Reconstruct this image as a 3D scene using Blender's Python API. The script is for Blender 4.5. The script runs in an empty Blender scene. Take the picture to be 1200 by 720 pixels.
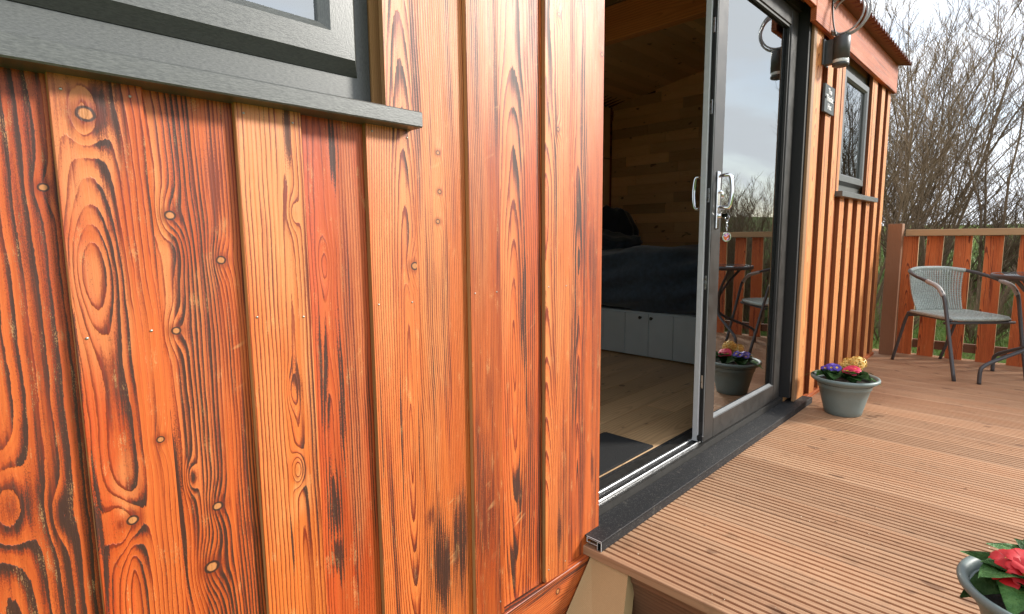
import bpy, bmesh, math, random
from mathutils import Vector, Matrix
random.seed(7)
R = math.radians
sc = bpy.context.scene
col = sc.collection
# ------------------------------------------------------------------ camera
cam = bpy.data.cameras.new('camera'); camo = bpy.data.objects.new('camera', cam); col.objects.link(camo)
cam.sensor_width = 36; cam.lens = 642/1200*36; cam.clip_start = .02; cam.clip_end = 2000
RT = Vector((.69726177, -.71676428, -.00865956)); UP = Vector((.09462946, .08006639, .99228758)); BK = Vector((-.71054295, -.69270365, .12365425))
camo.matrix_world = Matrix(((RT.x, UP.x, BK.x, 0), (RT.y, UP.y, BK.y, -1), (RT.z, UP.z, BK.z, 1), (0, 0, 0, 1)))
sc.camera = camo
# ------------------------------------------------------------------ light
SUN_EL, SUN_AZ = 27, 46          # azimuth measured from the wall's normal (-Y) towards +X
sun = bpy.data.lights.new('sun', 'SUN'); suno = bpy.data.objects.new('sun', sun); col.objects.link(suno)
sun.energy = 2.7; sun.angle = R(10); sun.color = (1, .95, .87)
sd = Vector((math.sin(R(SUN_AZ))*math.cos(R(SUN_EL)), -math.cos(R(SUN_AZ))*math.cos(R(SUN_EL)), math.sin(R(SUN_EL))))
suno.rotation_euler = sd.to_track_quat('Z', 'Y').to_euler(); suno.location = (6, -6, 8)
w = bpy.data.worlds.new('World'); sc.world = w; w.use_nodes = True
wt = w.node_tree; wt.nodes.clear()
def wn(t, **k):
    n = wt.nodes.new(t)
    for a, b in k.items(): setattr(n, a, b)
    return n
wo = wn('ShaderNodeOutputWorld'); bg = wn('ShaderNodeBackground'); sky = wn('ShaderNodeTexSky')
sky.sky_type = 'NISHITA'; sky.sun_disc = False; sky.sun_elevation = R(SUN_EL); sky.sun_rotation = math.atan2(sd.x, sd.y)
sky.air_density = 1; sky.dust_density = .6
tc = wn('ShaderNodeTexCoord'); mp = wn('ShaderNodeMapping'); mp.inputs['Scale'].default_value = (1, 1, 3.2); mp.inputs['Location'].default_value = (1.3, .4, .2)
nz = wn('ShaderNodeTexNoise'); nz.inputs['Scale'].default_value = 2.6; nz.inputs['Detail'].default_value = 7; nz.inputs['Roughness'].default_value = .58; nz.inputs['Distortion'].default_value = .6
cr = wn('ShaderNodeMapRange', interpolation_type='SMOOTHSTEP'); cr.inputs[1].default_value = .33; cr.inputs[2].default_value = .56; cr.inputs[3].default_value = .38
mx = wn('ShaderNodeMix', data_type='RGBA'); mx.inputs[7].default_value = (6.3, 6.6, 7.1, 1)
L = wt.links.new
L(tc.outputs['Generated'], mp.inputs['Vector']); L(mp.outputs['Vector'], nz.inputs['Vector']); L(nz.outputs[0], cr.inputs[0])
L(cr.outputs[0], mx.inputs[0]); L(sky.outputs[0], mx.inputs[6]); L(mx.outputs[2], bg.inputs['Color']); bg.inputs['Strength'].default_value = .12; L(bg.outputs[0], wo.inputs[0])
sc.view_settings.view_transform = 'Standard'; sc.view_settings.look = 'None'; sc.view_settings.exposure = 1.02; sc.view_settings.gamma = 1
sc.render.engine = 'CYCLES'; sc.cycles.max_bounces = 8; sc.cycles.transparent_max_bounces = 16; sc.cycles.use_denoising = True

# ------------------------------------------------------------------ helpers: objects
def link(o, parent=None):
    col.objects.link(o)
    if parent: o.parent = parent
    return o
def tag(o, label=None, cat=None, group=None, kind=None):
    if label: o['label'] = label
    if cat: o['category'] = cat
    if group: o['group'] = group
    if kind: o['kind'] = kind
    return o
def thing(name, label, cat, loc=(0, 0, 0), rz=0, group=None):
    o = bpy.data.objects.new(name, None); o.empty_display_size = .1
    o.location = loc; o.rotation_euler.z = rz
    return tag(link(o), label, cat, group)
def mesh(name, bm, mat, smooth=False):
    bmesh.ops.recalc_face_normals(bm, faces=bm.faces[:])
    me = bpy.data.meshes.new(name); bm.to_mesh(me); bm.free()
    for m in (mat if isinstance(mat, (list, tuple)) else [mat]): me.materials.append(m)
    if smooth:
        for p in me.polygons: p.use_smooth = True
    return me
def obj(name, me, parent=None, loc=(0, 0, 0), rot=None, kind=None, label=None, scale=None):
    o = bpy.data.objects.new(name, me); o.location = loc
    if rot: o.rotation_euler = rot
    if scale: o.scale = scale
    link(o, parent)
    if kind: o['kind'] = kind
    if label: o['label'] = label
    return o
def dup_tree(o, parent=None):
    c = o.copy(); link(c, parent)
    for ch in list(o.children): dup_tree(ch, c)
    return c
def box(bm, x0, x1, y0, y1, z0, z1, bev=0, mi=0):
    vs = [bm.verts.new((x, y, z)) for x in (x0, x1) for y in (y0, y1) for z in (z0, z1)]
    fs = [bm.faces.new([vs[i] for i in f]) for f in ((0, 1, 3, 2), (4, 6, 7, 5), (0, 4, 5, 1), (2, 3, 7, 6), (0, 2, 6, 4), (1, 5, 7, 3))]
    for f in fs: f.material_index = mi
    if bev:
        es = list({e for f in fs for e in f.edges})
        bmesh.ops.bevel(bm, geom=es, offset=bev, segments=1, affect='EDGES')
    return vs
def bbox(*a, **k):
    bm = bmesh.new(); box(bm, *a, **k); return bm
def tube(bm, pts, r, n=8, cap=True, mi=0):
    """tube through points; r number or list"""
    pts = [Vector(p) for p in pts]; rs = r if isinstance(r, (list, tuple)) else [r]*len(pts)
    prev = None; nrm = None
    for i, p in enumerate(pts):
        d = (pts[min(i+1, len(pts)-1)] - pts[max(i-1, 0)]).normalized()
        if nrm is None:
            nrm = d.orthogonal().normalized()
        else:
            nrm = (nrm - d*nrm.dot(d))
            nrm = nrm.normalized() if nrm.length > 1e-6 else d.orthogonal().normalized()
        b = d.cross(nrm)
        ring = [bm.verts.new(p + (nrm*math.cos(t) + b*math.sin(t))*rs[i]) for t in (2*math.pi*k/n for k in range(n))]
        if prev:
            for k in range(n):
                f = bm.faces.new((prev[k], prev[(k+1) % n], ring[(k+1) % n], ring[k])); f.material_index = mi; f.smooth = True
        elif cap: bm.faces.new(ring[::-1]).material_index = mi
        prev = ring
    if cap: bm.faces.new(prev).material_index = mi
def smooth_path(pts, sub=6):
    P = [Vector(p) for p in pts]; P = [P[0]*2-P[1]] + P + [P[-1]*2-P[-2]]; out = []
    for i in range(1, len(P)-2):
        a, b, c, d = P[i-1:i+3]
        for k in range(sub):
            t = k/sub
            out.append(.5*((2*b) + (c-a)*t + (2*a-5*b+4*c-d)*t*t + (3*b-a-3*c+d)*t**3))
    return out + [P[-2]]
def lathe(bm, prof, n=32, mi=0, c=(0, 0)):
    prev = None
    for r, z in prof:
        if r < 1e-5: ring = [bm.verts.new((c[0], c[1], z))]
        else: ring = [bm.verts.new((c[0]+r*math.cos(2*math.pi*k/n), c[1]+r*math.sin(2*math.pi*k/n), z)) for k in range(n)]
        if prev:
            if len(prev) == 1 and len(ring) == 1: pass
            elif len(ring) == 1:
                for k in range(n): bm.faces.new((prev[k], prev[(k+1) % n], ring[0])).smooth = True
            elif len(prev) == 1:
                for k in range(n): bm.faces.new((prev[0], ring[(k+1) % n], ring[k])).smooth = True
            else:
                for k in range(n): bm.faces.new((prev[k], prev[(k+1) % n], ring[(k+1) % n], ring[k])).smooth = True
        prev = ring
def extrude_poly(bm, pts, axis, a, b, mi=0):
    """closed 2D polygon extruded along axis ('x','y','z') from a to b"""
    def mk(p, t):
        return {'x': (t, p[0], p[1]), 'y': (p[0], t, p[1]), 'z': (p[0], p[1], t)}[axis]
    A = [bm.verts.new(mk(p, a)) for p in pts]; B = [bm.verts.new(mk(p, b)) for p in pts]
    n = len(pts)
    for i in range(n): bm.faces.new((A[i], A[(i+1) % n], B[(i+1) % n], B[i])).material_index = mi
    bm.faces.new(A[::-1]).material_index = mi; bm.faces.new(B).material_index = mi

# ------------------------------------------------------------------ helpers: node maths
class NT:
    def __init__(s, name):
        s.m = bpy.data.materials.new(name); s.m.use_nodes = True; s.t = s.m.node_tree; s.t.nodes.clear()
        s.out = s.t.nodes.new('ShaderNodeOutputMaterial')
    def node(s, t, **k):
        n = s.t.nodes.new(t)
        for a, b in k.items(): setattr(n, a, b)
        return n
    def put(s, sock, v):
        if isinstance(v, V): s.t.links.new(v.s, sock)
        elif v is not None: sock.default_value = v
    def math(s, op, *a, clamp=False):
        n = s.node('ShaderNodeMath', operation=op, use_clamp=clamp)
        for i, x in enumerate(a): s.put(n.inputs[i], x)
        return V(s, n.outputs[0])
    def xyz(s, x, y, z):
        n = s.node('ShaderNodeCombineXYZ')
        for i, v in enumerate((x, y, z)): s.put(n.inputs[i], v)
        return V(s, n.outputs[0])
    def coords(s, out='Object'):
        c = s.node('ShaderNodeTexCoord'); sp = s.node('ShaderNodeSeparateXYZ'); s.t.links.new(c.outputs[out], sp.inputs[0])
        return [V(s, sp.outputs[i]) for i in range(3)]
    def rnd(s):
        return V(s, s.node('ShaderNodeObjectInfo').outputs['Random'])
    def noise(s, vec, scale=1, detail=2, rough=.5, dist=0):
        n = s.node('ShaderNodeTexNoise'); s.put(n.inputs['Vector'], vec)
        n.inputs['Scale'].default_value = scale; n.inputs['Detail'].default_value = detail; n.inputs['Roughness'].default_value = rough; n.inputs['Distortion'].default_value = dist
        return V(s, n.outputs[0])
    def white(s, v):
        n = s.node('ShaderNodeTexWhiteNoise', noise_dimensions='1D'); s.put(n.inputs['W'], v); return V(s, n.outputs['Value'])
    def ss(s, v, a, b, c=0., d=1.):
        n = s.node('ShaderNodeMapRange', interpolation_type='SMOOTHSTEP'); s.put(n.inputs[0], v)
        for i, q in enumerate((a, b, c, d)): s.put(n.inputs[i+1], q)
        return V(s, n.outputs[0])
    def mix(s, f, a, b, mode='MIX'):
        n = s.node('ShaderNodeMix', data_type='RGBA', blend_type=mode)
        s.put(n.inputs[0], f); s.put(n.inputs[6], rgba(a)); s.put(n.inputs[7], rgba(b)); return V(s, n.outputs[2])
    def hsv(s, c, h=.5, sat=1., val=1.):
        n = s.node('ShaderNodeHueSaturation'); s.put(n.inputs['Color'], c); s.put(n.inputs['Hue'], h); s.put(n.inputs['Saturation'], sat); s.put(n.inputs['Value'], val)
        return V(s, n.outputs[0])
    def bump(s, h, dist=.001, strength=1.):
        n = s.node('ShaderNodeBump'); n.inputs['Distance'].default_value = dist; n.inputs['Strength'].default_value = strength; s.put(n.inputs['Height'], h)
        return V(s, n.outputs[0])
    def princ(s, color, rough=.5, normal=None, metal=0., spec=.5, coat=0., coat_rough=.2, ior=None, sheen=0.):
        n = s.node('ShaderNodeBsdfPrincipled'); s.put(n.inputs['Base Color'], rgba(color)); s.put(n.inputs['Roughness'], rough); s.put(n.inputs['Metallic'], metal)
        s.put(n.inputs['Specular IOR Level'], spec); s.put(n.inputs['Coat Weight'], coat); s.put(n.inputs['Coat Roughness'], coat_rough)
        if ior: n.inputs['IOR'].default_value = ior
        if sheen: n.inputs['Sheen Weight'].default_value = sheen
        if normal is not None: s.put(n.inputs['Normal'], normal)
        s.t.links.new(n.outputs[0], s.out.inputs[0]); return s.m
def rgba(c):
    return (*c, 1) if isinstance(c, tuple) and len(c) == 3 else c
class V:
    def __init__(v, nt, s): v.n = nt; v.s = s
    def _o(a, op, b, r=False): return a.n.math(op, b, a) if r else a.n.math(op, a, b)
    def __add__(a, b): return a._o('ADD', b)
    def __radd__(a, b): return a._o('ADD', b, True)
    def __sub__(a, b): return a._o('SUBTRACT', b)
    def __rsub__(a, b): return a._o('SUBTRACT', b, True)
    def __mul__(a, b): return a._o('MULTIPLY', b)
    def __rmul__(a, b): return a._o('MULTIPLY', b, True)
    def __truediv__(a, b): return a._o('DIVIDE', b)
    def max(a, b): return a._o('MAXIMUM', b)
    def min(a, b): return a._o('MINIMUM', b)
    def fract(a): return a.n.math('FRACT', a)
    def floor(a): return a.n.math('FLOOR', a)
    def sqrt(a): return a.n.math('SQRT', a)
    def exp(a): return a.n.math('EXPONENT', a)
    def abs(a): return a.n.math('ABSOLUTE', a)
    def sat(a): return a.n.math('ADD', a, 0., clamp=True)

def flame_wood(name, seed, cu=.05, freq=110., d0=.03, dz=.03, dn=.03, warp=.006, char=.5, knots=(), swirls=(), burns=(),
               light=(.60, .185, .046), mid=(.45, .075, .013), deep=(.20, .022, .004), sharp=.55, red=.3, u='x', wv='z', rnd=False, gloss=.36, patch=.5, pales=(), tint=(.72, .50), coat=.30):
    """scorched, brushed and oiled larch.  u across the board, w along it (metres, board-local)"""
    light = (light[0], light[1]*tint[0], light[2]*tint[1]); mid = (mid[0], mid[1]*tint[0], mid[2]*tint[1]); deep = (deep[0]*.9, deep[1]*tint[0], deep[2]*tint[1])
    deep2 = tuple(.45*a+.55*b for a, b in zip(mid, deep))
    T = NT(name); X = dict(zip('xyz', T.coords())); U = X[u]; W = X[wv]; D = X[[a for a in 'xyz' if a not in (u, wv)][0]]
    sd = seed*7.31
    if rnd:
        r = T.rnd(); sd = r*97. + sd; cu = T.white(r*31.)*.12 + (cu-.05)
    def nz(fu, fw, off=0., detail=2, rough=.5, dist=0): return T.noise(T.xyz(U*fu, W*fw, sd+off), 1, detail, rough, dist) - .5
    Uw = U + nz(6, 1.5, 1.)*(warp*3) + nz(24, 7, 2.)*warp*.9 + nz(120, 14, 3.)*(warp*.25)
    dd = d0 + (W-.7)*dz + nz(2.2, 1.0, 4., 3, .5)*(dn*3.4)
    c = Uw - cu
    freq = freq*1.22; F = (c*c + dd*dd).sqrt()*freq + D*freq*.5
    for (ku, kw, ks, ka) in swirls:
        du = (Uw-ku)/(ks*1.0); dw = (W-kw)/(ks*3.0)
        F = F + (0.-(du*du+dw*dw)).exp()*ka
    kcore = None; kedge = None; kstain = None
    for i, (ku, kw, ks) in enumerate(knots):
        ks = ks*1.3; du = (U-ku)/ks; dw = (W-kw)/(ks*.9); q = du*du+dw*dw + nz(160, 160, 20.+i)*.5
        q2 = du*du*.8 + dw*dw*.16
        F = F + (0.-q2*.16).exp()*(freq*ks*1.6)
        dist = q.max(0.).sqrt()
        core = T.ss(dist, .95, .75); edge = T.ss(dist, 1.4, 1.15)*T.ss(dist, .70, .96); st = (0.-q*.12).exp()
        kcore = core if kcore is None else kcore.max(core); kedge = edge if kedge is None else kedge.max(edge); kstain = st if kstain is None else kstain.max(st)
    F = F + nz(300, 30, 5.)*.20 + nz(700, 160, 18.)*.12
    t = F.fract(); rid = T.white(F.floor()+sd if isinstance(sd, V) else F.floor()+float(sd))
    late = T.ss(t, sharp-.45, .93)*T.ss(t, 1., .955)
    line = T.ss(t, .66, .90)*T.ss(t, 1., .95)
    calm = T.ss(nz(15, 1.5, 40., 3), .0, .22); late = late*(1-calm*.55); line = line*(1-calm*.75)
    t2 = (F*3. + nz(200, 12, 19.)*.5).fract(); fin2 = T.ss(t2, .3, .8)*T.ss(t2, 1., .86)
    big = nz(9, 1.0, 6., 3)          # broad tone of the stain
    streak = nz(42, 1.3, 7., 3)      # burn streaks
    fine = nz(150, 2.6, 16., 3)
    fibre = nz(520, 7, 8., 2)
    speck = nz(900, 380, 9., 1)
    col_ = T.mix(T.ss(big*1.5+fine*.5+fibre*.5+red-.5, -.30, .30), light, mid)
    col_ = T.mix(late*.55+fin2*.22, col_, mid)
    pm_ = None
    for (pu, pw, su, sw, am) in pales:                                  # golden, barely scorched zones; the high ones also paint in sky sheen
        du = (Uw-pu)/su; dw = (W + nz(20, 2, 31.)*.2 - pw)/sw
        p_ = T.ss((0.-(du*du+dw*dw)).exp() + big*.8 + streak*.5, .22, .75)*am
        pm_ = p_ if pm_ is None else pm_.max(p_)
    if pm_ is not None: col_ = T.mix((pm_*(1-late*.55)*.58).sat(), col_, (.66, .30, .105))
    toast = T.ss(nz(16, 1.4, 22., 4, .6)*1.6+streak*1.1+(char-.4)*.5, .0, .5)
    col_ = T.mix(toast*.60, col_, deep2)
    dk = T.ss(line*(.48+.62*rid)+late*.32+streak*1.5+big*.9+fine*1.1+fibre*.5, .24, .92)
    col_ = T.mix(dk*.92, col_, deep)
    chm = T.ss(streak*2.2+big*1.8+(char-.5)*.9+.12, .0, .5)            # where the flame bit
    burnt = (chm*T.ss(late*.65+line*.45+rid*.45+speck*.5+fibre*.6+fine*.7, .12, .85)).sat()
    for (bu, bw, su, sw, am) in burns:
        du = (Uw + fine*.008 - bu)/su; dw = (W + nz(30, 5, 12.)*.10 - bw)/sw
        b_ = (0.-(du*du+dw*dw)).exp()
        burnt = burnt.max((T.ss(b_ + streak*1.0 + fine*.9 + (late-.45)*.55 + speck*.7 + fibre*.8, .30, .74)*T.ss(b_, .02, .30)*am).sat())
    col_ = T.mix(T.ss(burnt, .0, .5)*.70, col_, deep)
    col_ = T.mix(T.ss(burnt, .30, 1.)*.92, col_, (.030, .0115, .006))
    pl = T.ss(nz(60, 16, 13., 2)+speck*.6+fibre*.5, .16, .34)
    col_ = T.mix(pl*.42, col_, (.70, .37, .14))
    rip = T.ss(T.noise(T.xyz(U*9.+W*7., W*46.-U*22., sd+33.), 1, 2, .5), .60, .74)*T.ss(nz(12, 2.2, 34.), .08, .22)
    col_ = T.mix(rip*.45, col_, (.70, .38, .15))                          # chatoyant ripples
    col_ = T.mix(T.ss(speck+fine*.5, .17, .26)*.5, col_, (.09, .028, .010))
    if kcore is not None:
        col_ = T.mix(T.ss(kstain, .25, .8)*.5, col_, deep)
        col_ = T.mix(kcore, col_, (.48, .19, .06)); col_ = T.mix(kedge*.92, col_, (.025, .011, .007))
    col_ = T.mix(.5+fibre*1.1, T.hsv(col_, .5, 1., .86), T.hsv(col_, .5, 1., 1.14))
    h = late*.7 - burnt*.4 + fibre*.4 + speck*.15 + nz(30, 4, 15.)*1.8
    b = T.bump(h, .0016, .7)
    return T.princ(col_, T.ss(burnt+fibre*.3, 0., 1., gloss+.10, gloss+.24), b, spec=.42, coat=coat, coat_rough=.46)

def plain_wood(name, light, dark, u='x', wv='z', freq=90., seed=0., gloss=.5, rings=.5, wear=.3, vary=.25, spec=.4, knots=0., red=None):
    T = NT(name); X = dict(zip('xyz', T.coords())); U = X[u]; W = X[wv]; D = X[[a for a in 'xyz' if a not in (u, wv)][0]]
    r = T.rnd(); sd = r*83. + float(seed)
    def nz(fu, fw, off=0., detail=2, rough=.5): return T.noise(T.xyz(U*fu, W*fw, D*fu + sd + off), 1, detail, rough) - .5
    Uw = U + nz(6, 1.6, 1.)*.03 + nz(30, 6, 2.)*.006 + D*.6
    dd = nz(2, 1.1, 3.)*.22
    F = ((Uw-.06)*(Uw-.06)+dd*dd).sqrt()*freq
    t = F.fract(); late = T.ss(t, .3, .9)*T.ss(t, 1., .92)
    fibre = nz(420, 6, 4.); big = nz(7, 1.2, 5., 3)
    c = T.mix((late*rings + T.ss(big+fibre*.6, -.3, .4)*(1-rings)).sat(), light, dark)
    if red: c = T.mix(T.ss(nz(5, .9, 6., 3), -.1, .3)*.7, c, red)
    if knots:
        kk = T.noise(T.xyz(U*16, W*9, sd+9.), 1, 1, .4)
        c = T.mix(T.ss(kk, .70, .76)*knots, c, (dark[0]*.3, dark[1]*.25, dark[2]*.25))
    c = T.mix(T.ss(nz(11, 8, 7., 4, .65), .06, .3)*wear, c, (light[0]*.5, light[1]*.48, light[2]*.45))
    c = T.hsv(c, .5, 1., (T.white(r*57.)-.5)*vary*2+1.)
    return T.princ(c, gloss, T.bump(late*.5+fibre*.6, .0008, .5), spec=spec)

def simple(name, color, rough=.5, metal=0., spec=.5, var=.12, scale=40., bump=0., bscale=300., coat=0., stretch=None, sheen=0.):
    T = NT(name); X, Y, Z = T.coords()
    vec = T.xyz(X*(stretch[0] if stretch else 1.), Y*(stretch[1] if stretch else 1.), Z*(stretch[2] if stretch else 1.))
    n = T.noise(vec, scale, 4, .6)
    c = T.mix(T.ss(n, .25, .75), tuple(max(0, q*(1-var)) for q in color), tuple(min(1, q*(1+var)) for q in color))
    nm = T.bump(T.noise(vec, bscale, 3, .6), bump, 1.) if bump else None
    rr = T.ss(n, .2, .8, max(rough-.06, .02), rough+.06)
    return T.princ(c, rr, nm, metal, spec, coat, sheen=sheen)
def glass_mat(name, ior=2.3, tint=(.86, .9, .89)):
    T = NT(name)
    tr = T.node('ShaderNodeBsdfTransparent'); tr.inputs[0].default_value = rgba(tint)
    gl = T.node('ShaderNodeBsdfGlossy'); gl.inputs['Roughness'].default_value = .0; gl.inputs['Color'].default_value = (.97, 1, .99, 1)
    fr = T.node('ShaderNodeFresnel'); fr.inputs['IOR'].default_value = ior
    mxn = T.node('ShaderNodeMixShader'); T.t.links.new(fr.outputs[0], mxn.inputs[0]); T.t.links.new(tr.outputs[0], mxn.inputs[1]); T.t.links.new(gl.outputs[0], mxn.inputs[2])
    T.t.links.new(mxn.outputs[0], T.out.inputs[0]); return T.m

# ------------------------------------------------------------------ materials
M = {}
M['edge'] = plain_wood('board_edge_wood', (.44, .235, .095), (.31, .145, .05), freq=240, gloss=.6)
M['dark_edge'] = plain_wood('shaded_edge_wood', (.24, .075, .022), (.13, .035, .010), freq=240, gloss=.6)  # shade on the far boards' side edges, put into the colour
M['far_rec'] = flame_wood('far_recess_shade_wood', 4, coat=.04, tint=(.75, .6), cu=.05, freq=150, char=.5, rnd=True, warp=.005, light=(.42, .14, .04), mid=(.30, .07, .015), deep=(.17, .03, .007), gloss=.45)  # shaded copy of the far cladding, recess shadow put into its colour
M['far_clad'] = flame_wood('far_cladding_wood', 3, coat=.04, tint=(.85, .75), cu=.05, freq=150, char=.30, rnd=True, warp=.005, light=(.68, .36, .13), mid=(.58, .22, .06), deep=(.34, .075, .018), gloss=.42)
M['fascia'] = flame_wood('fascia_wood', 11, coat=.04, tint=(.8, .6), cu=.1, freq=80, char=.3, rnd=True, u='z', wv='x', light=(.50, .17, .06), mid=(.40, .095, .028), deep=(.22, .04, .012), gloss=.42)
M['skirt'] = flame_wood('skirt_wood', 12, cu=.09, freq=130, char=.38, u='z', wv='x', light=(.52, .17, .05), mid=(.43, .095, .022), deep=(.22, .035, .009), knots=((-.075, 1.21, .006),))
M['slat'] = flame_wood('slat_wood', 14, coat=.04, tint=(.85, .75), cu=.05, freq=120, char=.2, rnd=True, u='y', wv='z', light=(.62, .19, .052), mid=(.50, .115, .026), deep=(.19, .03, .008), gloss=.45)
M['beam'] = plain_wood('beam_wood', (.62, .23, .08), (.38, .11, .032), u='z', wv='y', freq=70, knots=.7)
M['rail'] = plain_wood('rail_wood', (.58, .38, .20), (.42, .25, .12), u='z', wv='y', freq=120, gloss=.6)
M['post'] = plain_wood('post_wood', (.27, .135, .07), (.19, .085, .04), u='y', wv='z', freq=120, gloss=.6, wear=.5)
M['sawn'] = plain_wood('sawn_pine', (.56, .38, .19), (.42, .27, .12), u='y', wv='z', freq=220, gloss=.65, wear=.4)
M['deck'] = plain_wood('deck_wood', (.475, .285, .165), (.335, .18, .098), u='x', wv='y', freq=70, gloss=.62, rings=.40, wear=.62, vary=.12, red=(.42, .215, .11), knots=.55, spec=.3)
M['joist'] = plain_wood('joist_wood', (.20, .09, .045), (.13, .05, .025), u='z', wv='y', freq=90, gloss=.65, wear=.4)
M['jamb'] = plain_wood('jamb_wood', (.28, .155, .075), (.20, .105, .045), freq=160, gloss=.5)
M['pine'] = plain_wood('interior_pine', (.80, .50, .24), (.64, .35, .14), u='z', wv='y', freq=110, gloss=.5, rings=.35, vary=.30, knots=.8, wear=.1)
M['ceil'] = plain_wood('ceiling_pine', (.74, .47, .24), (.60, .35, .16), u='y', wv='x', freq=110, gloss=.5, rings=.35, vary=.15, knots=.7, wear=.1)
M['oak'] = plain_wood('oak_floor', (.62, .40, .21), (.36, .215, .10), u='y', wv='x', freq=60, gloss=.38, rings=.5, vary=.2, knots=.8, wear=.35)
M['upvc'] = simple('anthracite_upvc', (.078, .082, .076), .36, spec=.8, var=.34, scale=1., stretch=(130, 700, 700), bump=.0002, bscale=1.)
M['upvc_v'] = simple('anthracite_upvc_upright', (.078, .082, .076), .36, spec=.8, var=.34, scale=1., stretch=(700, 700, 130), bump=.0002, bscale=1.)
M['alu'] = simple('dark_door_frame', (.034, .032, .029), .38, spec=.4, var=.2, scale=22, bump=.0001)
M['bead'] = simple('grey_bead', (.15, .155, .155), .4, var=.08)
M['silver'] = simple('silver_aluminium', (.72, .73, .74), .28, metal=.9, var=.05)
M['pale'] = simple('pale_grey_edge', (.52, .53, .53), .4, var=.05)
M['chrome'] = simple('chrome', (.82, .83, .85), .08, metal=1., var=.03)
M['thresh'] = None
M['black'] = simple('gap_shade_black', (.012, .012, .012), .6, var=.2)
M['glass'] = glass_mat('pane_glass', 4.2); M['glass2'] = glass_mat('inner_pane_glass', 1.6)
M['roof'] = simple('maroon_roof_sheet', (.13, .045, .032), .55, var=.25, scale=9)
M['lamp'] = simple('lamp_grey', (.060, .062, .062), .45, var=.12)
M['lens'] = simple('lamp_lens', (.75, .76, .74), .12, var=.1, spec=.8)
M['cable'] = simple('cable_sheath', (.34, .34, .35), .30, var=.1, spec=.8)
M['sign'] = simple('slate_sign', (.085, .096, .10), .75, var=.15, spec=.2)
M['white'] = simple('white_print', (.80, .80, .78), .6, var=.03)
M['drawer'] = simple('pale_grey_paint', (.46, .53, .56), .45, var=.04, scale=6)
M['navy'] = simple('navy_bedding', (.030, .047, .070), .9, var=.35, scale=30, bump=.002, bscale=18, sheen=.3)
M['navy2'] = simple('navy_pillow', (.012, .016, .026), .9, var=.35, scale=30, sheen=.3)
M['mat'] = simple('black_mat', (.012, .012, .012), .95, var=.5, scale=300, bump=.003, bscale=420)
M['plastic'] = simple('pot_plastic', (.155, .20, .19), .48, var=.08, scale=14, bump=.0002, bscale=60)
M['soil'] = simple('potting_soil', (.03, .02, .014), .95, var=.5, scale=80, bump=.006, bscale=90)
M['steel'] = simple('grey_tube', (.055, .055, .058), .42, var=.15, spec=.6)
M['wicker'] = simple('grey_wicker', (.36, .41, .38), .6, var=.3, scale=90)
M['sleeve'] = simple('grey_arm_wrap', (.34, .32, .30), .55, var=.2, scale=120)
M['tableglass'] = simple('dark_table_glass', (.035, .038, .04), .08, var=.1, spec=.8)
M['nail'] = simple('steel_nail', (.42, .40, .36), .35, metal=.9, var=.2)
M['steelknob'] = simple('dark_knob', (.02, .02, .02), .3, var=.1)
M['leaf'] = None
def thresh_mat():
    T = NT('worn_threshold'); X, Y, Z = T.coords(); v = T.xyz(X, Y, Z)
    n = T.noise(v, 330, 2, .7); dirt = T.noise(v, 48, 5, .75)
    c = T.mix(T.ss(n, .60, .74), (.018, .018, .019), (.26, .25, .23))
    c = T.mix(T.ss(dirt, .56, .74)*T.ss(n, .3, .7)*.6, c, (.33, .29, .23))
    return T.princ(c, .62, T.bump(n, .0008, .8), spec=.28)
M['thresh'] = thresh_mat()
def leaf_mat(name, a, b, seed=0):
    T = NT(name); X, Y, Z = T.coords(); n = T.noise(T.xyz(X, Y, Z), 60, 3, .6); r = T.rnd()
    c = T.mix(T.ss(n, .3, .7), a, b); c = T.hsv(c, .5, 1., r*.5+.75)
    return T.princ(c, .55, T.bump(T.noise(T.xyz(X, Y, Z), 220, 2), .003, .8), spec=.35)
M['leaf'] = leaf_mat('primrose_leaf', (.05, .15, .032), (.11, .25, .065))
def petal_mat(name, a, b):
    T = NT(name); X, Y, Z = T.coords(); n = T.noise(T.xyz(X, Y, Z), 160, 2)
    return T.princ(T.mix(n, a, b), .55, T.bump(n, .001, .4))
M['purple'] = petal_mat('purple_petal', (.045, .02, .26), (.09, .035, .36)); M['pink'] = petal_mat('pink_petal', (.62, .02, .07), (.78, .05, .13))
M['red'] = petal_mat('red_petal', (.42, .002, .006), (.60, .006, .01)); M['yellow'] = petal_mat('yellow_petal', (.78, .42, .05), (.90, .74, .30)); M['orange'] = petal_mat('orange_petal', (.80, .36, .02), (.85, .50, .05))
M['eye'] = petal_mat('flower_eye', (.80, .55, .05), (.75, .42, .03))
def bark_mat():
    T = NT('twig_bark'); X, Y, Z = T.coords(); n = T.noise(T.xyz(X, Y, Z), 1.1, 3, .6); r = T.rnd()
    c = T.mix(T.ss(n, .3, .7), (.145, .10, .062), (.23, .165, .10)); c = T.hsv(c, .5, 1., r*.6+.7)
    return T.princ(c, .8, spec=.2)
M['bark'] = bark_mat()
def grass_mat():
    T = NT('rough_grass'); X, Y, Z = T.coords('Object'); v = T.xyz(X, Y, Z)
    n = T.noise(v, .5, 4, .6); m = T.noise(v, 9, 3, .7)
    c = T.mix(T.ss(n+m*.5, .6, .95), (.075, .13, .025), (.16, .23, .05)); c = T.mix(T.ss(m, .52, .7)*.7, c, (.13, .10, .05))
    return T.princ(c, .9, T.bump(m, .08, .8), spec=.1)
M['grass'] = grass_mat()
M['blade'] = leaf_mat('grass_blade', (.08, .15, .025), (.17, .24, .06))

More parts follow.
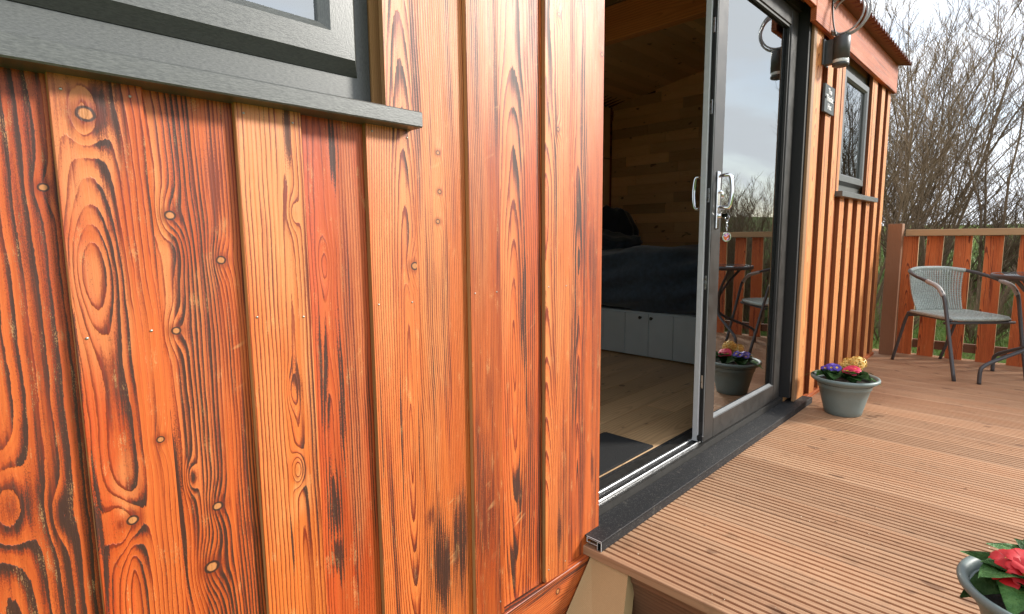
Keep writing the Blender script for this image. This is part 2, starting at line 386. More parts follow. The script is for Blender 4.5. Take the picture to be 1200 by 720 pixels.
# ------------------------------------------------------------------ ground, far rise
def ground_z(x, y):
    d = max(0, x-7.0); z = -.55 + min(1.75, d*.155 + .0) if x > 7 else -.55
    e = max(0, -y-7); z += min(1.4, e*.10)
    return z + .08*math.sin(x*.7+y*.4)*min(1, max(d, e)*.3) + max(0, math.hypot(x, y)-30)*.012
bm = bmesh.new()
def axis_pts(lim):
    p = [i*1.0 for i in range(-30, 31)] + [s*v for s in (-1, 1) for v in (36, 46, 60, 85, 130, 220, 400, 700)]
    return sorted(p)
ax = axis_pts(700); grid = {}
for x in ax:
    for y in ax: grid[x, y] = bm.verts.new((x, y, ground_z(x, y)))
for i in range(len(ax)-1):
    for j in range(len(ax)-1):
        bm.faces.new((grid[ax[i], ax[j]], grid[ax[i+1], ax[j]], grid[ax[i+1], ax[j+1]], grid[ax[i], ax[j+1]]))
obj('ground', mesh('ground', bm, M['grass'], True), kind='structure')
bm = bmesh.new()                                     # grass tufts beyond the railing
for _ in range(16000):
    x = random.uniform(5.8, 17); y = random.uniform(-7, 3.5); z = ground_z(x, y)
    h = random.uniform(.06, .2); a = random.random()*6.28; wd = .006+.004*random.random(); l = random.uniform(.2, .9)*h
    dx, dy = math.cos(a), math.sin(a)
    p = [(x-dy*wd, y+dx*wd, z-.02), (x+dy*wd, y-dx*wd, z-.02), (x+dx*l, y+dy*l, z+h)]
    bm.faces.new([bm.verts.new(q) for q in p])
obj('grass', mesh('grass', bm, M['blade']), kind='stuff')

# ------------------------------------------------------------------ cabin
cabin = thing('cabin', 'timber cabin clad in flame-scorched orange boards with sliding glass door and maroon corrugated roof', 'cabin')
XE = 5.40; YB = 2.55
def board_mesh(w_, z0, z1, mat, th=.0135, edge=None):
    bm = bmesh.new(); box(bm, 0, w_, 0, th, z0, z1, .0012)
    me = mesh('cladding_board', bm, [mat, edge or M['edge']])
    for p in me.polygons:
        if p.normal.y > -.5: p.material_index = 1
    return me
FW = flame_wood
near = [  # x0, x1, recessed, material
 (-.42, -.265, 0, FW('scorched_wood_a', 1)), (-.285, -.11, 1, FW('scorched_wood_b', 2)), (-.13, -.02, 0, FW('scorched_wood_c', 3)),
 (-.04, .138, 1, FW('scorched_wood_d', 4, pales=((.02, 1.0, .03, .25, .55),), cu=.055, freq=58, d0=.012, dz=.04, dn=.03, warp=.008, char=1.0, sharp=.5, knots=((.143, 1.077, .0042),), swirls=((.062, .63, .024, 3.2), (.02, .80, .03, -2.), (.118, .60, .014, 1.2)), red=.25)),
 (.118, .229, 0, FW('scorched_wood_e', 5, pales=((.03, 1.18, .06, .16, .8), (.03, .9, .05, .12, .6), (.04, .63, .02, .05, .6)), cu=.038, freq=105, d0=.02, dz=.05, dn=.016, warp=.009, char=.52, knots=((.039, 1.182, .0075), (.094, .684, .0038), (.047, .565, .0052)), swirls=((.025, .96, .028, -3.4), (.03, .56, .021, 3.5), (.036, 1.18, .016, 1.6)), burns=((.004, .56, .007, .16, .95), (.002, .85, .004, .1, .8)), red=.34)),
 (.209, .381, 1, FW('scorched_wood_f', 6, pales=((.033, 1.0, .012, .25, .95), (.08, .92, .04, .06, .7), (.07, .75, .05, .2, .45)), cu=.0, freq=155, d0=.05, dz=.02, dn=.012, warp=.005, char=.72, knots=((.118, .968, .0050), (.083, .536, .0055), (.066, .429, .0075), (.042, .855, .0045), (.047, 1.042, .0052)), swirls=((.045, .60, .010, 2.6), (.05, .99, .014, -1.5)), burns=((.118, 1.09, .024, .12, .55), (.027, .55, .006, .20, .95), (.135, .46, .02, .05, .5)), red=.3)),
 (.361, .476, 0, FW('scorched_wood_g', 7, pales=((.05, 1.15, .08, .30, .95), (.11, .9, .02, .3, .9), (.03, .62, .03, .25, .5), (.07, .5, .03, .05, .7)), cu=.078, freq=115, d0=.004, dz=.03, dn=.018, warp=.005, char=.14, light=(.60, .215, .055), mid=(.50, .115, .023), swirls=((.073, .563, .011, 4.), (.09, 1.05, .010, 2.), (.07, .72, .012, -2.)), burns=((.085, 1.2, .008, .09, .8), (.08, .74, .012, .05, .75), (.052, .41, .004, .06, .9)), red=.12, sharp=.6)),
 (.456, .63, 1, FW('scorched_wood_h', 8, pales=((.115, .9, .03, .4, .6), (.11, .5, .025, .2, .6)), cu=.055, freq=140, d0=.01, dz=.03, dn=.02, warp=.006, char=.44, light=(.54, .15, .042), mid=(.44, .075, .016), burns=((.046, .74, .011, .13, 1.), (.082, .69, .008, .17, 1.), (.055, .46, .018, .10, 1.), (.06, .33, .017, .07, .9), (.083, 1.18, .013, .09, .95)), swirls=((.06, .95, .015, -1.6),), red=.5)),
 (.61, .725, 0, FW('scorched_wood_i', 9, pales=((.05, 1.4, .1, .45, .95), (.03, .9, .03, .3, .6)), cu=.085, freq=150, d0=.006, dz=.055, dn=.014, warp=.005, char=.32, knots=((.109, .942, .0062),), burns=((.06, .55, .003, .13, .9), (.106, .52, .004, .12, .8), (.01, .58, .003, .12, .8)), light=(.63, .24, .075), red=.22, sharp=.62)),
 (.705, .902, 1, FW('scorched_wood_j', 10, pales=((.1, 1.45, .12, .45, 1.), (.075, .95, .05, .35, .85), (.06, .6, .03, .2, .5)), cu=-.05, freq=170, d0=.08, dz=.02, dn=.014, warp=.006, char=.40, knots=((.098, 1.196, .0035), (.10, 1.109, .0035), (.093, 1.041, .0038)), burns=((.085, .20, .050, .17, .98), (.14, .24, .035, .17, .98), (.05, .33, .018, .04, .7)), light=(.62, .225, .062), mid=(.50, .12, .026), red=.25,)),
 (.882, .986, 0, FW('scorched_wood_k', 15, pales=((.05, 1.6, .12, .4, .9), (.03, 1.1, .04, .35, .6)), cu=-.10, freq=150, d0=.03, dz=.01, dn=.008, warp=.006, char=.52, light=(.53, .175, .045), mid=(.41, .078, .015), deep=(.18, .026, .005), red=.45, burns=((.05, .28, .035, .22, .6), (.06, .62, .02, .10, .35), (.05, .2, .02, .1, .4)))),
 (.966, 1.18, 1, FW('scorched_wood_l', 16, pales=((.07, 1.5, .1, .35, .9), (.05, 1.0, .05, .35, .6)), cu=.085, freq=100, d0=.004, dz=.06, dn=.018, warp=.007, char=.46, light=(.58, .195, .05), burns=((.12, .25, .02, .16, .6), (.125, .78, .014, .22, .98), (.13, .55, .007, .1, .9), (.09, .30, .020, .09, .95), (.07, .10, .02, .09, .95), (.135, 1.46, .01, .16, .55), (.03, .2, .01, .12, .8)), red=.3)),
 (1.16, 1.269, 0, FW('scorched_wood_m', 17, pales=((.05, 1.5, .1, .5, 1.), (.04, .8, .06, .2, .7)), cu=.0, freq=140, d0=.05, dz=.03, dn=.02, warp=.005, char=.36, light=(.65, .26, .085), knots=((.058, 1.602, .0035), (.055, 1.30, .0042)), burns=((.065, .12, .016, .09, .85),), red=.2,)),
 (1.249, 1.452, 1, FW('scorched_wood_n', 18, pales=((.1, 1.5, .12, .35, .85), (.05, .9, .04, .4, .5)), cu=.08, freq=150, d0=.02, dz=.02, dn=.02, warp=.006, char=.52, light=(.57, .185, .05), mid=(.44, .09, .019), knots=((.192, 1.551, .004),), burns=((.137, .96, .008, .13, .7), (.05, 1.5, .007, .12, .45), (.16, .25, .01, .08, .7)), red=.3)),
]
ZB = -.028; ZT = 2.30
nail_me = None
def nail(x, z, y=0.):
    global nail_me
    if nail_me is None:
        bm = bmesh.new(); lathe(bm, [(.0, -.0012), (.0016, -.0012), (.0022, -.0004), (.0022, .004), (0, .004)], 8)
        bm.transform(Matrix.Rotation(R(-90), 4, 'X')); nail_me = mesh('nail', bm, M['nail'], True)
    o = obj('nail', nail_me, cabin, (x, y-.0002, z))
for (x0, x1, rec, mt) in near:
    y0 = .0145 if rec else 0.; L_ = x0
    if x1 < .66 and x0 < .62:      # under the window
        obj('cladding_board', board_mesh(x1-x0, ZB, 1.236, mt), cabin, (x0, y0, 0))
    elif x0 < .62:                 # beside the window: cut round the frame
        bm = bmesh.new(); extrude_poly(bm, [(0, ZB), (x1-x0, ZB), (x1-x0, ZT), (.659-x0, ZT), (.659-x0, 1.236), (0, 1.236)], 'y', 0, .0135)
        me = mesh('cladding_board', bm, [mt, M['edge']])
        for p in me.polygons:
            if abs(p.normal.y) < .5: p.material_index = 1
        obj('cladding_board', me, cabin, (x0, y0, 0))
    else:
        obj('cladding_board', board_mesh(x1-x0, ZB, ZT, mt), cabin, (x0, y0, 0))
    if not rec:
        for z in (.007, .862, 1.217 if x1 < .8 else 1.70):
            for d in (.014, x1-x0-.016): nail(x0+d, z+random.uniform(-.006, .006))
# right-hand stretch beyond the door
fm = M['far_clad']; lefts = [3.436, 3.675, 3.865, 4.105, 4.325, 4.568, 4.825, 5.085, 5.300]
for i, x in enumerate(lefts):
    wd = .125 if i == 0 else .107
    x1 = min(x+wd, XE)
    nx = lefts[i+1] if i < 8 else None
    if 4.02 < x < 4.80:            # below / above the small window
        spans = [(-.002, 1.252)]
    else: spans = [(-.002 if x > 3.57 else .036, ZT-.05)]
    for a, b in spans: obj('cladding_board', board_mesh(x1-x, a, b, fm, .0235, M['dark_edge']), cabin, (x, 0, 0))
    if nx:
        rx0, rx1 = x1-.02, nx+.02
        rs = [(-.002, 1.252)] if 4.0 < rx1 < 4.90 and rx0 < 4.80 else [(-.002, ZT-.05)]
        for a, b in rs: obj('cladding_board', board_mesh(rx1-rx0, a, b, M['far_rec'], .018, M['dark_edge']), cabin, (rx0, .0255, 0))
for x, wd in ((3.993, .062), (4.785, .065)):       # boards cut round the small window
    obj('cladding_board', board_mesh(wd, 1.252, ZT-.05, fm, .0235, M['dark_edge']), cabin, (x, .0015, 0))
# skirting under the cladding, corner trim
bm = bbox(-.6, 1.372, -.006, .06, -.24, -.03, .0015); obj('skirt_board', mesh('skirt_board', bm, M['skirt']), cabin)
bm = bbox(3.575, XE, -.012, .02, -.005, .022, .002); obj('skirt_strip', mesh('skirt_strip', bm, M['fascia']), cabin)
obj('fascia_board', mesh('fascia_board', bbox(0, 4.2, -.03, -.002, 2.195, 2.335, .002), M['fascia']), cabin, (-.9, 0, 0))
obj('fascia_board', mesh('fascia_board', bbox(0, XE+.02-3.30, -.032, -.002, 2.125, 2.338, .002), M['fascia']), cabin, (3.30, 0, 0))
# body of the cabin
def panel(name, mat, *b, **k): return obj(name, mesh(name, bbox(*b), mat), cabin, **k)
panel('wall_panel', M['edge'], -.9, -.45, .047, .10, -.03, 2.40); panel('wall_panel', M['edge'], -.45, .655, .047, .10, -.03, 1.225)
panel('wall_panel', M['edge'], -.45, .655, .047, .10, 2.16, 2.40); panel('wall_panel', M['edge'], .658, 1.452, .047, .10, -.03, 2.40)
panel('wall_panel', M['edge'], 1.452, 3.36, .047, .10, 2.25, 2.40); panel('wall_panel', M['edge'], 3.36, 4.05, .047, .10, -.03, 2.40)
panel('wall_panel', M['edge'], 4.05, 4.80, .047, .10, -.03, 1.25); panel('wall_panel', M['edge'], 4.05, 4.80, .047, .10, 2.13, 2.40); panel('wall_panel', M['edge'], 4.80, XE, .047, .10, -.03, 2.40)
for x0, x1 in ((-.9, -.84), (XE-.06, XE-.001)):
    bm = bmesh.new(); extrude_poly(bm, [(.1, -.03), (YB, -.03), (YB, 2.38), (1.3, 2.60), (.1, 2.38)], 'x', x0, x1); obj('gable_wall', mesh('gable_wall', bm, M['fascia']), cabin)
for b in ((-.84, .2, -.03, 2.38), (3.5, XE-.06, -.03, 2.38), (.2, 3.5, -.03, .75), (.2, 3.5, 2.2, 2.38)): panel('back_wall', M['fascia'], b[0], b[1], YB-.06, YB, b[2], b[3])
panel('added_back_window', M['glass2'], .2, 3.5, YB-.035, YB-.025, .75, 2.2)  # unseen opening, added to let daylight into the room
panel('floor_base', M['edge'], -.84, XE-.06, .10, YB-.06, -.08, .03)
# corrugated roof, two slopes
RIDGE = (1.3, 2.66)
def roof(name, ya, za, yb, zb):
    bm = bmesh.new(); prev = None; n = int((XE+.07+.95)/.0125)
    sl = Vector((0, yb-ya, zb-za)).normalized(); up = Vector((0, -sl.z, sl.y))
    if up.z < 0: up = -up
    for i in range(n+1):
        x = -.95 + i*.0125; h = .010*math.sin(2*math.pi*x/.075)
        cur = []
        for (y, z) in ((ya, za), (yb, zb)):
            for t in (0, .0025): cur.append(bm.verts.new((x, y+up.y*(h+t), z+up.z*(h+t))))
        if prev:
            for a, b in ((0, 2), (3, 1), (1, 0), (2, 3)): bm.faces.new((prev[a], prev[b], cur[b], cur[a]))
        prev = cur
    return obj(name, mesh(name, bm, M['roof']), cabin)
roof('roof_sheet', -.115, 2.338, RIDGE[0], RIDGE[1]); roof('roof_sheet', YB+.12, 2.338, RIDGE[0], RIDGE[1])
bm = bmesh.new(); tube(bm, [(-.95, RIDGE[0], RIDGE[1]+.012), (XE+.07, RIDGE[0], RIDGE[1]+.012)], .035, 10); obj('ridge_cap', mesh('ridge_cap', bm, M['roof']), cabin)
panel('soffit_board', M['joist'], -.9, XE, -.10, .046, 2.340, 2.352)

# window with black frame, top left
def window(x0, x1, z0, z1, yf, big):
    """outer frame at face yf, sash proud of it; returns the part"""
    fw = .058 if big else .05
    bm = bmesh.new()
    def ring(bm, ax0, ax1, az0, az1, bx0, bx1, bz0, bz1, ya, yb):
        """frame band between outer rectangle a (at ya) and inner rectangle b (at yb)"""
        o = [(ax0, az0), (ax1, az0), (ax1, az1), (ax0, az1)]; i = [(bx0, bz0), (bx1, bz0), (bx1, bz1), (bx0, bz1)]
        ov = [bm.verts.new((p[0], ya, p[1])) for p in o]; iv = [bm.verts.new((p[0], yb, p[1])) for p in i]
        for k in range(4):
            f = bm.faces.new((ov[k], ov[(k+1) % 4], iv[(k+1) % 4], iv[k])); f.material_index = k % 2
    i = fw
    ring(bm, x0, x1, z0, z1, x0+i, x1-i, z0+i+.01, z1-i, yf, yf)
    ring(bm, x0+i, x1-i, z0+i+.01, z1-i, x0+i, x1-i, z0+i+.01, z1-i, yf, yf+.06)
    ring(bm, x0, x1, z0, z1, x0, x1, z0, z1, yf, yf+.06)
    o = obj('window', mesh('window', bm, [M['upvc'], M['upvc_v']]), cabin)
    bm = bmesh.new(); s = .020
    m = 1. if big else .82
    a = (x0+.031*m, x1-.031*m, z0+.069*m, z1-.069*m)
    b = (a[0]+.021*m, a[1]-.021*m, a[2]+.023*m, a[3]-.023*m)
    c = (b[0]+.049*m, b[1]-.049*m, b[2]+.045*m, b[3]-.045*m)
    d = (c[0]+.019*m, c[1]-.019*m, c[2]+.015*m, c[3]-.015*m)
    ring(bm, *a, *a, yf+.02, yf-.002); ring(bm, *a, *b, yf-.002, yf-.032); ring(bm, *b, *c, yf-.032, yf-.032); ring(bm, *c, *d, yf-.032, yf-.019); ring(bm, *d, *d, yf-.019, yf+.03)
    obj('sash', mesh('sash', bm, [M['upvc'], M['upvc_v']]), o)
    obj('pane', mesh('pane', bbox(d[0]-.01, d[1]+.01, yf-.012, yf+.006, d[2]-.01, d[3]+.01), M['glass']), o)
    return o
w1 = window(-.44, .655, 1.262, 2.16, .05, True)
obj('sill', mesh('sill', bbox(-.60, .722, -.042, .058, 1.232, 1.264, .0025), M['upvc']), w1)
w2 = window(4.058, 4.783, 1.285, 2.13, .045, False)
obj('sill', mesh('sill', bbox(3.99, 5.00, -.040, .058, 1.250, 1.284, .002), M['upvc']), w2)
# lined room seen dimly through the small window is the cabin's own room

# ------------------------------------------------------------------ sliding door
DX0, DX1 = 1.455, 3.384
bm = bmesh.new()                                     # outer frame, with track base
box(bm, DX0, DX1, .05, .175, .030, .062); box(bm, DX0, DX0+.012, .05, .175, .063, 2.25); box(bm, DX0+.012, DX1-.035, .05, .175, 2.20, 2.249)
df = obj('door_frame', mesh('door_frame', bm, M['alu']), cabin)
obj('frame_upright', mesh('frame_upright', bbox(DX1-.035, DX1+.04, .0135, .175, .063, 2.2485), M['black']), df)  # near-black colour paints the shade of the gap beside the leaf
bm = bmesh.new(); box(bm, DX0+.013, DX1-.036, .108, .121, .0625, .074, .002); obj('track_rail', mesh('track_rail', bm, M['silver']), df)
bm = bmesh.new(); box(bm, DX0+.013, DX1-.036, .074, .080, .0625, .071, .001); obj('track_rail', mesh('track_rail', bm, M['silver']), df)
bm = bmesh.new(); box(bm, DX0+.013, DX1-.036, .086, .104, .0625, .0655); obj('track_channel', mesh('track_channel', bm, M['black']), df)
bm = bmesh.new(); box(bm, DX0, DX1, .1755, .20, .030, .058); obj('threshold_strip', mesh('threshold_strip', bm, M['thresh']), df)
def door_leaf(name, x0, x1, y0, y1, z0, z1, sw, br, gl):
    bm = bmesh.new(); g = (x0+sw, x1-sw, z0+br, z1-.085)
    box(bm, x0, g[0], y0, y1, z0, z1, .003); box(bm, g[1], x1, y0, y1, z0, z1, .003)
    box(bm, g[0], g[1], y0+.0006, y1-.0006, z0, g[2], .002); box(bm, g[0], g[1], y0+.0006, y1-.0006, g[3], z1, .002)
    o = obj(name, mesh(name, bm, M['alu']), cabin)
    bm = bmesh.new()                                 # sloping beads round the glass
    for (p, ax, a, b) in (([(y0+.006, g[2]+.0), (y0+.020, g[2]+.011), (y0+.020, g[2])], 'x', g[0], g[1]),):
        extrude_poly(bm, p, ax, a, b)
    obj('glazing_bead', mesh('glazing_bead', bm, M['bead']), o)
    bm = bmesh.new(); t = .012
    for (a, b, c, d) in ((g[0], g[0]+t, g[2], g[3]), (g[1]-t, g[1], g[2], g[3]), (g[0]+t, g[1]-t, g[3]-t, g[3])): box(bm, a, b, y0+.007, y0+.021, c, d)
    obj('gasket', mesh('gasket', bm, M['black']), o)
    obj('pane', mesh('pane', bbox(g[0]+.002, g[1]-.002, y0+.022, y0+.030, g[2]+.002, g[3]-.002), gl), o)
    return o, g
leaf, g = door_leaf('sliding_door', 2.335, 3.318, .060, .113, .066, 2.19, .098, .092, M['glass'])
fixed, g2 = door_leaf('fixed_door', 2.54, 3.326, .1225, .170, .066, 2.195, .085, .09, M['glass2'])
obj('edge_strip', mesh('edge_strip', bbox(2.322, 2.3345, .084, .110, .068, 2.185, .002), M['pale']), leaf)
obj('edge_strip', mesh('edge_strip', bbox(2.330, 2.3345, .061, .066, .068, 2.185, .001), M['bead']), leaf)
bm = bmesh.new(); box(bm, 2.329, 2.3345, .068, .080, .16, 1.95, .001)
obj('lock_strip', mesh('lock_strip', bm, M['black']), leaf)
for z in (.35, .8, 1.18, 1.55, 1.88):
    obj('latch_plate', mesh('latch_plate', bbox(2.3275, 2.3288, .070, .078, z-.03, z+.03, .0005), M['silver']), leaf)
obj('corner_brush', mesh('corner_brush', bbox(2.318, 2.3345, .058, .085, .0745, .10, .003), M['black']), leaf)
def handle(y, s):
    """D-shaped pull on its backplate; s = -1 outwards, +1 inwards"""
    x, z0, z1 = 2.385, 1.125, 1.268
    bm = bmesh.new(); box(bm, x-.014, x+.014, min(y, y+s*.008), max(y, y+s*.008), 1.035, 1.285, .003); h = obj('handle', mesh('handle', bm, M['chrome']), leaf)
    bm = bmesh.new()
    pts = smooth_path([(x, y+s*.006, z1-.004), (x+.004, y+s*.03, z1-.002), (x+.010, y+s*.052, z1-.008), (x+.012, y+s*.060, (z0+z1)/2), (x+.010, y+s*.052, z0+.008), (x+.004, y+s*.03, z0+.002), (x, y+s*.006, z0+.004)], 5)
    tube(bm, pts, .0085, 10)
    o = bpy.data.objects.new('grip', mesh('grip', bm, M['chrome'], True)); link(o, leaf)
    bm = bmesh.new(); tube(bm, [(x, y+s*.006, 1.196), (x, y+s*.022, 1.196)], .008, 10); tube(bm, [(x, y+s*.020, 1.199), (x+.006, y+s*.022, 1.168)], .0055, 8)
    o = bpy.data.objects.new('latch_lever', mesh('latch_lever', bm, M['chrome'], True)); link(o, leaf)
handle(.060, -1); handle(.113, 1)
bm = bmesh.new(); tube(bm, [(2.385, .0595, 1.092), (2.385, .040, 1.092)], .010, 12); obj('lock_barrel', mesh('lock_barrel', bm, M['chrome'], True), leaf)
# keys hanging in the lock
k = thing('keyring', 'key in the glass door lock with round purple and amber fob hanging below', 'keyring', (2.385, .03, 1.092))
bm = bmesh.new(); box(bm, -.001, .001, -.022, .010, -.009, .009, .0008); obj('key', mesh('key', bm, M['chrome']), k)
bm = bmesh.new()
tube(bm, [(.0, -.018+.010*math.sin(t), -.008+.010*math.cos(t)) for t in (i*math.pi/8 for i in range(17))], .0012, 6, False)
for i in range(4):
    z = -.026-.011*i
    tube(bm, [(.0+(.004*math.cos(t) if i % 2 else 0), -.018+(0 if i % 2 else .004*math.cos(t)), z+.0075*math.sin(t)) for t in (j*math.pi/6 for j in range(13))], .0011, 6, False)
obj('chain', mesh('chain', bm, M['chrome'], True), k)
bm = bmesh.new(); bmesh.ops.create_cone(bm, cap_ends=True, segments=28, radius1=.021, radius2=.021, depth=.006); bm.transform(Matrix.Rotation(R(90), 4, 'X') @ Matrix.Identity(4)); bm.transform(Matrix.Rotation(R(-35), 4, 'Z'))
o = obj('fob', mesh('fob', bm, M['chrome']), k, (0, -.018, -.092))
bm = bmesh.new(); bmesh.ops.create_cone(bm, cap_ends=True, segments=24, radius1=.0175, radius2=.016, depth=.0075); bm.transform(Matrix.Rotation(R(90), 4, 'X')); bm.transform(Matrix.Rotation(R(-35), 4, 'Z'))
T = NT('fob_picture'); X, Y, Z = T.coords(); n = T.noise(T.xyz(X, Y, Z), 70, 1)
fm_ = T.mix(T.ss(n, .5, .56), T.mix(T.ss(n, .40, .44), (.30, .10, .35), (.60, .45, .50)), (.50, .10, .03)); T.princ(T.mix(T.ss(X, .002, .008), fm_, (.10, .02, .03)), .12, coat=1., coat_rough=.03)
obj('fob_face', mesh('fob_face', bm, T.m), o)
# threshold nosing: hollow aluminium section showing at its end
bm = bmesh.new()
box(bm, 1.374, 3.565, -.052, .0495, .028, .0345, .0012); box(bm, 1.374, 3.565, -.052, -.0475, .0005, .0278); box(bm, 1.374, 3.565, -.038, -.035, .0005, .0278); box(bm, 1.374, 3.565, -.0474, -.0381, .0005, .003)
th = obj('threshold', mesh('threshold', bm, M['thresh']), cabin)
bm = bmesh.new()
for a in ((-.0518, .006, .0282, .0298), (-.0518, .006, .0330, .0343), (-.0518, -.0500, .0005, .0281), (-.0372, -.0354, .0005, .0281), (.0030, .006, .016, .0281), (-.0353, .006, .0145, .0165)): box(bm, 1.3722, 1.3738, *a)
obj('cut_end', mesh('cut_end', bm, M['pale']), th)
obj('door_jamb', mesh('door_jamb', bbox(3.383, 3.434, -.003, .0125, .036, 2.19, .002), M['jamb']), cabin)

# ------------------------------------------------------------------ inside
ZF = .060
def plank_me(name, mat, sx, sy, sz, bev=.0015): return mesh(name, bbox(0, sx, 0, sy, 0, sz, bev), mat)
rr = random.Random(3); ow = .178
for i in range(13):                                   # oak floor
    y = .202 + i*ow; x = .6 - rr.random()*.9
    while x < 5.15:
        ln = rr.choice((1.0, 1.25, 1.5)); a = max(x, .3); b = min(x+ln, 5.2)
        if b-a > .08 and y+ow < YB-.03: obj('floor_plank', plank_me('floor_plank', M['oak'], b-a-.0015, ow-.0015, .025, .001), cabin, (a, y, ZF-.025))
        x += ln
# end wall: short pine planks, staggered
XW = 5.13; lens = (.35, .5, .65, .8); pm = {l: plank_me('wall_plank', M['pine'], .02, l-.002, .0985) for l in lens}
for r_ in range(26):
    z = .05 + r_*.1; y = .10 - rr.random()*.5
    while y < YB-.1:
        l = rr.choice(lens); yc = y+l/2
        
        ceil = 2.40 + .168*(1.2-abs(1.3-min(max(yc, .1), 2.5)))
        ya, yb = max(y, .101), min(y+l, YB-.0765)
        if z < ceil+.02 and z > .6 and yb-ya > .04:
            me = pm[l] if yb-ya > l-.001 else plank_me('wall_plank', M['pine'], .02, yb-ya-.002, .0985)
            obj('wall_plank', me, cabin, (XW + rr.uniform(0, .0015), ya, z))
        y += l
for b in ((-.83, .2, .03, 2.40), (3.5, 5.1, .03, 2.40), (.2, 3.5, .03, .75), (.2, 3.5, 2.2, 2.40)): panel('inner_lining', M['pine'], b[0], b[1], YB-.075, YB-.061, b[2], b[3]); panel('inner_lining', M['pine'], -.838, -.82, .101, YB-.08, .03, 2.5)
for i in range(13):                                   # boarded ceiling, two slopes
    for s in (0, 1):
        y = 1.3 - (i+1)*.092 if s else 1.3 + i*.092
        za, zb = [2.585 - .168*abs(1.3-q) for q in (y, y+.09)]
        bm = bmesh.new(); extrude_poly(bm, [(y, za), (y+.0895, zb), (y+.0895, zb+.014), (y, za+.014)], 'x', -.8, 5.15)
        obj('ceiling_plank', mesh('ceiling_plank', bm, M['ceil']), cabin)
obj('tie_beam', mesh('tie_beam', bbox(0, .07, .101, YB-.08, 0, .205, .003), M['beam']), cabin, (3.0, 0, 2.217))
obj('tie_beam', mesh('tie_beam', bbox(0, .095, .101, YB-.08, 0, .05, .003), M['jamb']), cabin, (2.99, 0, 2.424))
# storage bed
bed = thing('storage_bed', 'pale grey storage bed with cupboard doors in the dark cabin interior', 'bed', (3.76, .55, ZF))
obj('carcass', mesh('carcass', bbox(.016, 1.33, 0, 1.90, .02, .36), M['drawer']), bed)
ys = [1.396+.212*2, 1.396+.212, 1.396, 1.183, .974, .765, .556]
for a, b in zip(ys[1:], ys[:-1]):
    d = obj('cupboard_door', mesh('cupboard_door', bbox(0, .015, a-.55+.002, b-.55-.002, .012, .345, .0015), M['drawer']), bed)
for y in (1.25, 1.152):
    bm = bmesh.new(); tube(bm, [(-.0005, 0, 0), (-.014, 0, 0), (-.022, 0, 0)], [.007, .010, .013], 12); obj('knob', mesh('knob', bm, M['steelknob'], True), bed, (0, y-.55, .318))
def soft_box(sx, sy, sz, n=14, amp=.012, seed=0, drop=0):
    bm = bmesh.new(); bmesh.ops.create_cube(bm, size=1); bmesh.ops.subdivide_edges(bm, edges=bm.edges[:], cuts=n, use_grid_fill=True)
    q = random.Random(seed); ph = [q.random()*6.28 for _ in range(6)]
    for v in bm.verts:
        x, y, z = v.co*2; k = (abs(x)**6+abs(y)**6+abs(z)**6)**(1/6)
        s = 1/max(k, .001) if k > 1 else 1
        wv = amp*(math.sin(5*x+ph[0]+3*y)+math.sin(7*y+ph[1]-4*x)+math.sin(9*z+ph[2]+5*y)+.6*math.sin(15*y+ph[3]+8*z))
        v.co = Vector((x*s*sx/2, y*s*sy/2, z*s*sz/2)) + v.co.normalized()*wv
    return bm
tag(obj('duvet', mesh('duvet', soft_box(1.36, 1.98, .50, 26, .016, 2), M['navy'], True), None, (4.42, 1.45, .657)), 'dark navy duvet draped over the mattress and hanging above the cupboard doors', 'duvet')
bm = soft_box(.20, .62, .46, 10, .010, 5)
for v in bm.verts:
    k = 1-.45*max(0, v.co.z/.23); v.co.y *= k
tag(obj('pillow', mesh('pillow', bm, M['navy2'], True), None, (4.62, 2.16, 1.06), (0, R(14), R(8))), 'black pillow propped up on the navy duvet', 'pillow')
bm = soft_box(.34, .55, .16, 8, .008, 6)
tag(obj('cushion', mesh('cushion', bm, M['navy'], True), None, (4.45, 2.02, .96), (R(12), R(-8), 0)), 'dark blue cushion lying flat in front of the black pillow', 'cushion')
bm = bmesh.new(); box(bm, 1.50, 2.14, .203, .46, ZF+.0015, ZF+.011, .002)
for i in range(64): box(bm, 1.50+i*.01, 1.506+i*.01, .455, .468, ZF+.0015, ZF+.009)
tag(obj('door_mat', mesh('door_mat', bm, M['mat'])), 'black bristle doormat just inside the open sliding door', 'doormat')

# ------------------------------------------------------------------ deck
deck = thing('deck', 'raised ribbed timber deck in front of the cabin', 'deck')
BP = .1602; DX = 1.366; YD = -3.3
bm = bmesh.new(); prof = [(0, -.028), (0, 0-.002), (.002, 0)]; gp = .155/6
for i in range(1, 6):
    c = gp*i; prof += [(c-.0050, 0), (c-.0042, -.0060), (c+.0042, -.0060), (c+.0050, 0)]
prof += [(.152, 0), (.154, -.002), (.154, -.028)]
extrude_poly(bm, prof, 'y', YD, .044)
dm = mesh('deck_board', bm, M['deck'])
for i in range(27):
    obj('deck_board', dm, deck, (DX+BP*i, 0, random.uniform(-.0012, .0006)))
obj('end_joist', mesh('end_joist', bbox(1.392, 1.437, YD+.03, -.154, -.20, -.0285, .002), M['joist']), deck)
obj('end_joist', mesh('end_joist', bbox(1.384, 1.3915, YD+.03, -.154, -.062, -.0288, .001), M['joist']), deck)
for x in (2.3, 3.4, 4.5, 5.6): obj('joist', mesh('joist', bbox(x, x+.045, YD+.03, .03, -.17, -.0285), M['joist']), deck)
obj('side_joist', mesh('side_joist', bbox(1.44, 5.5, YD+.0, YD+.045, -.20, -.0285), M['joist']), deck)
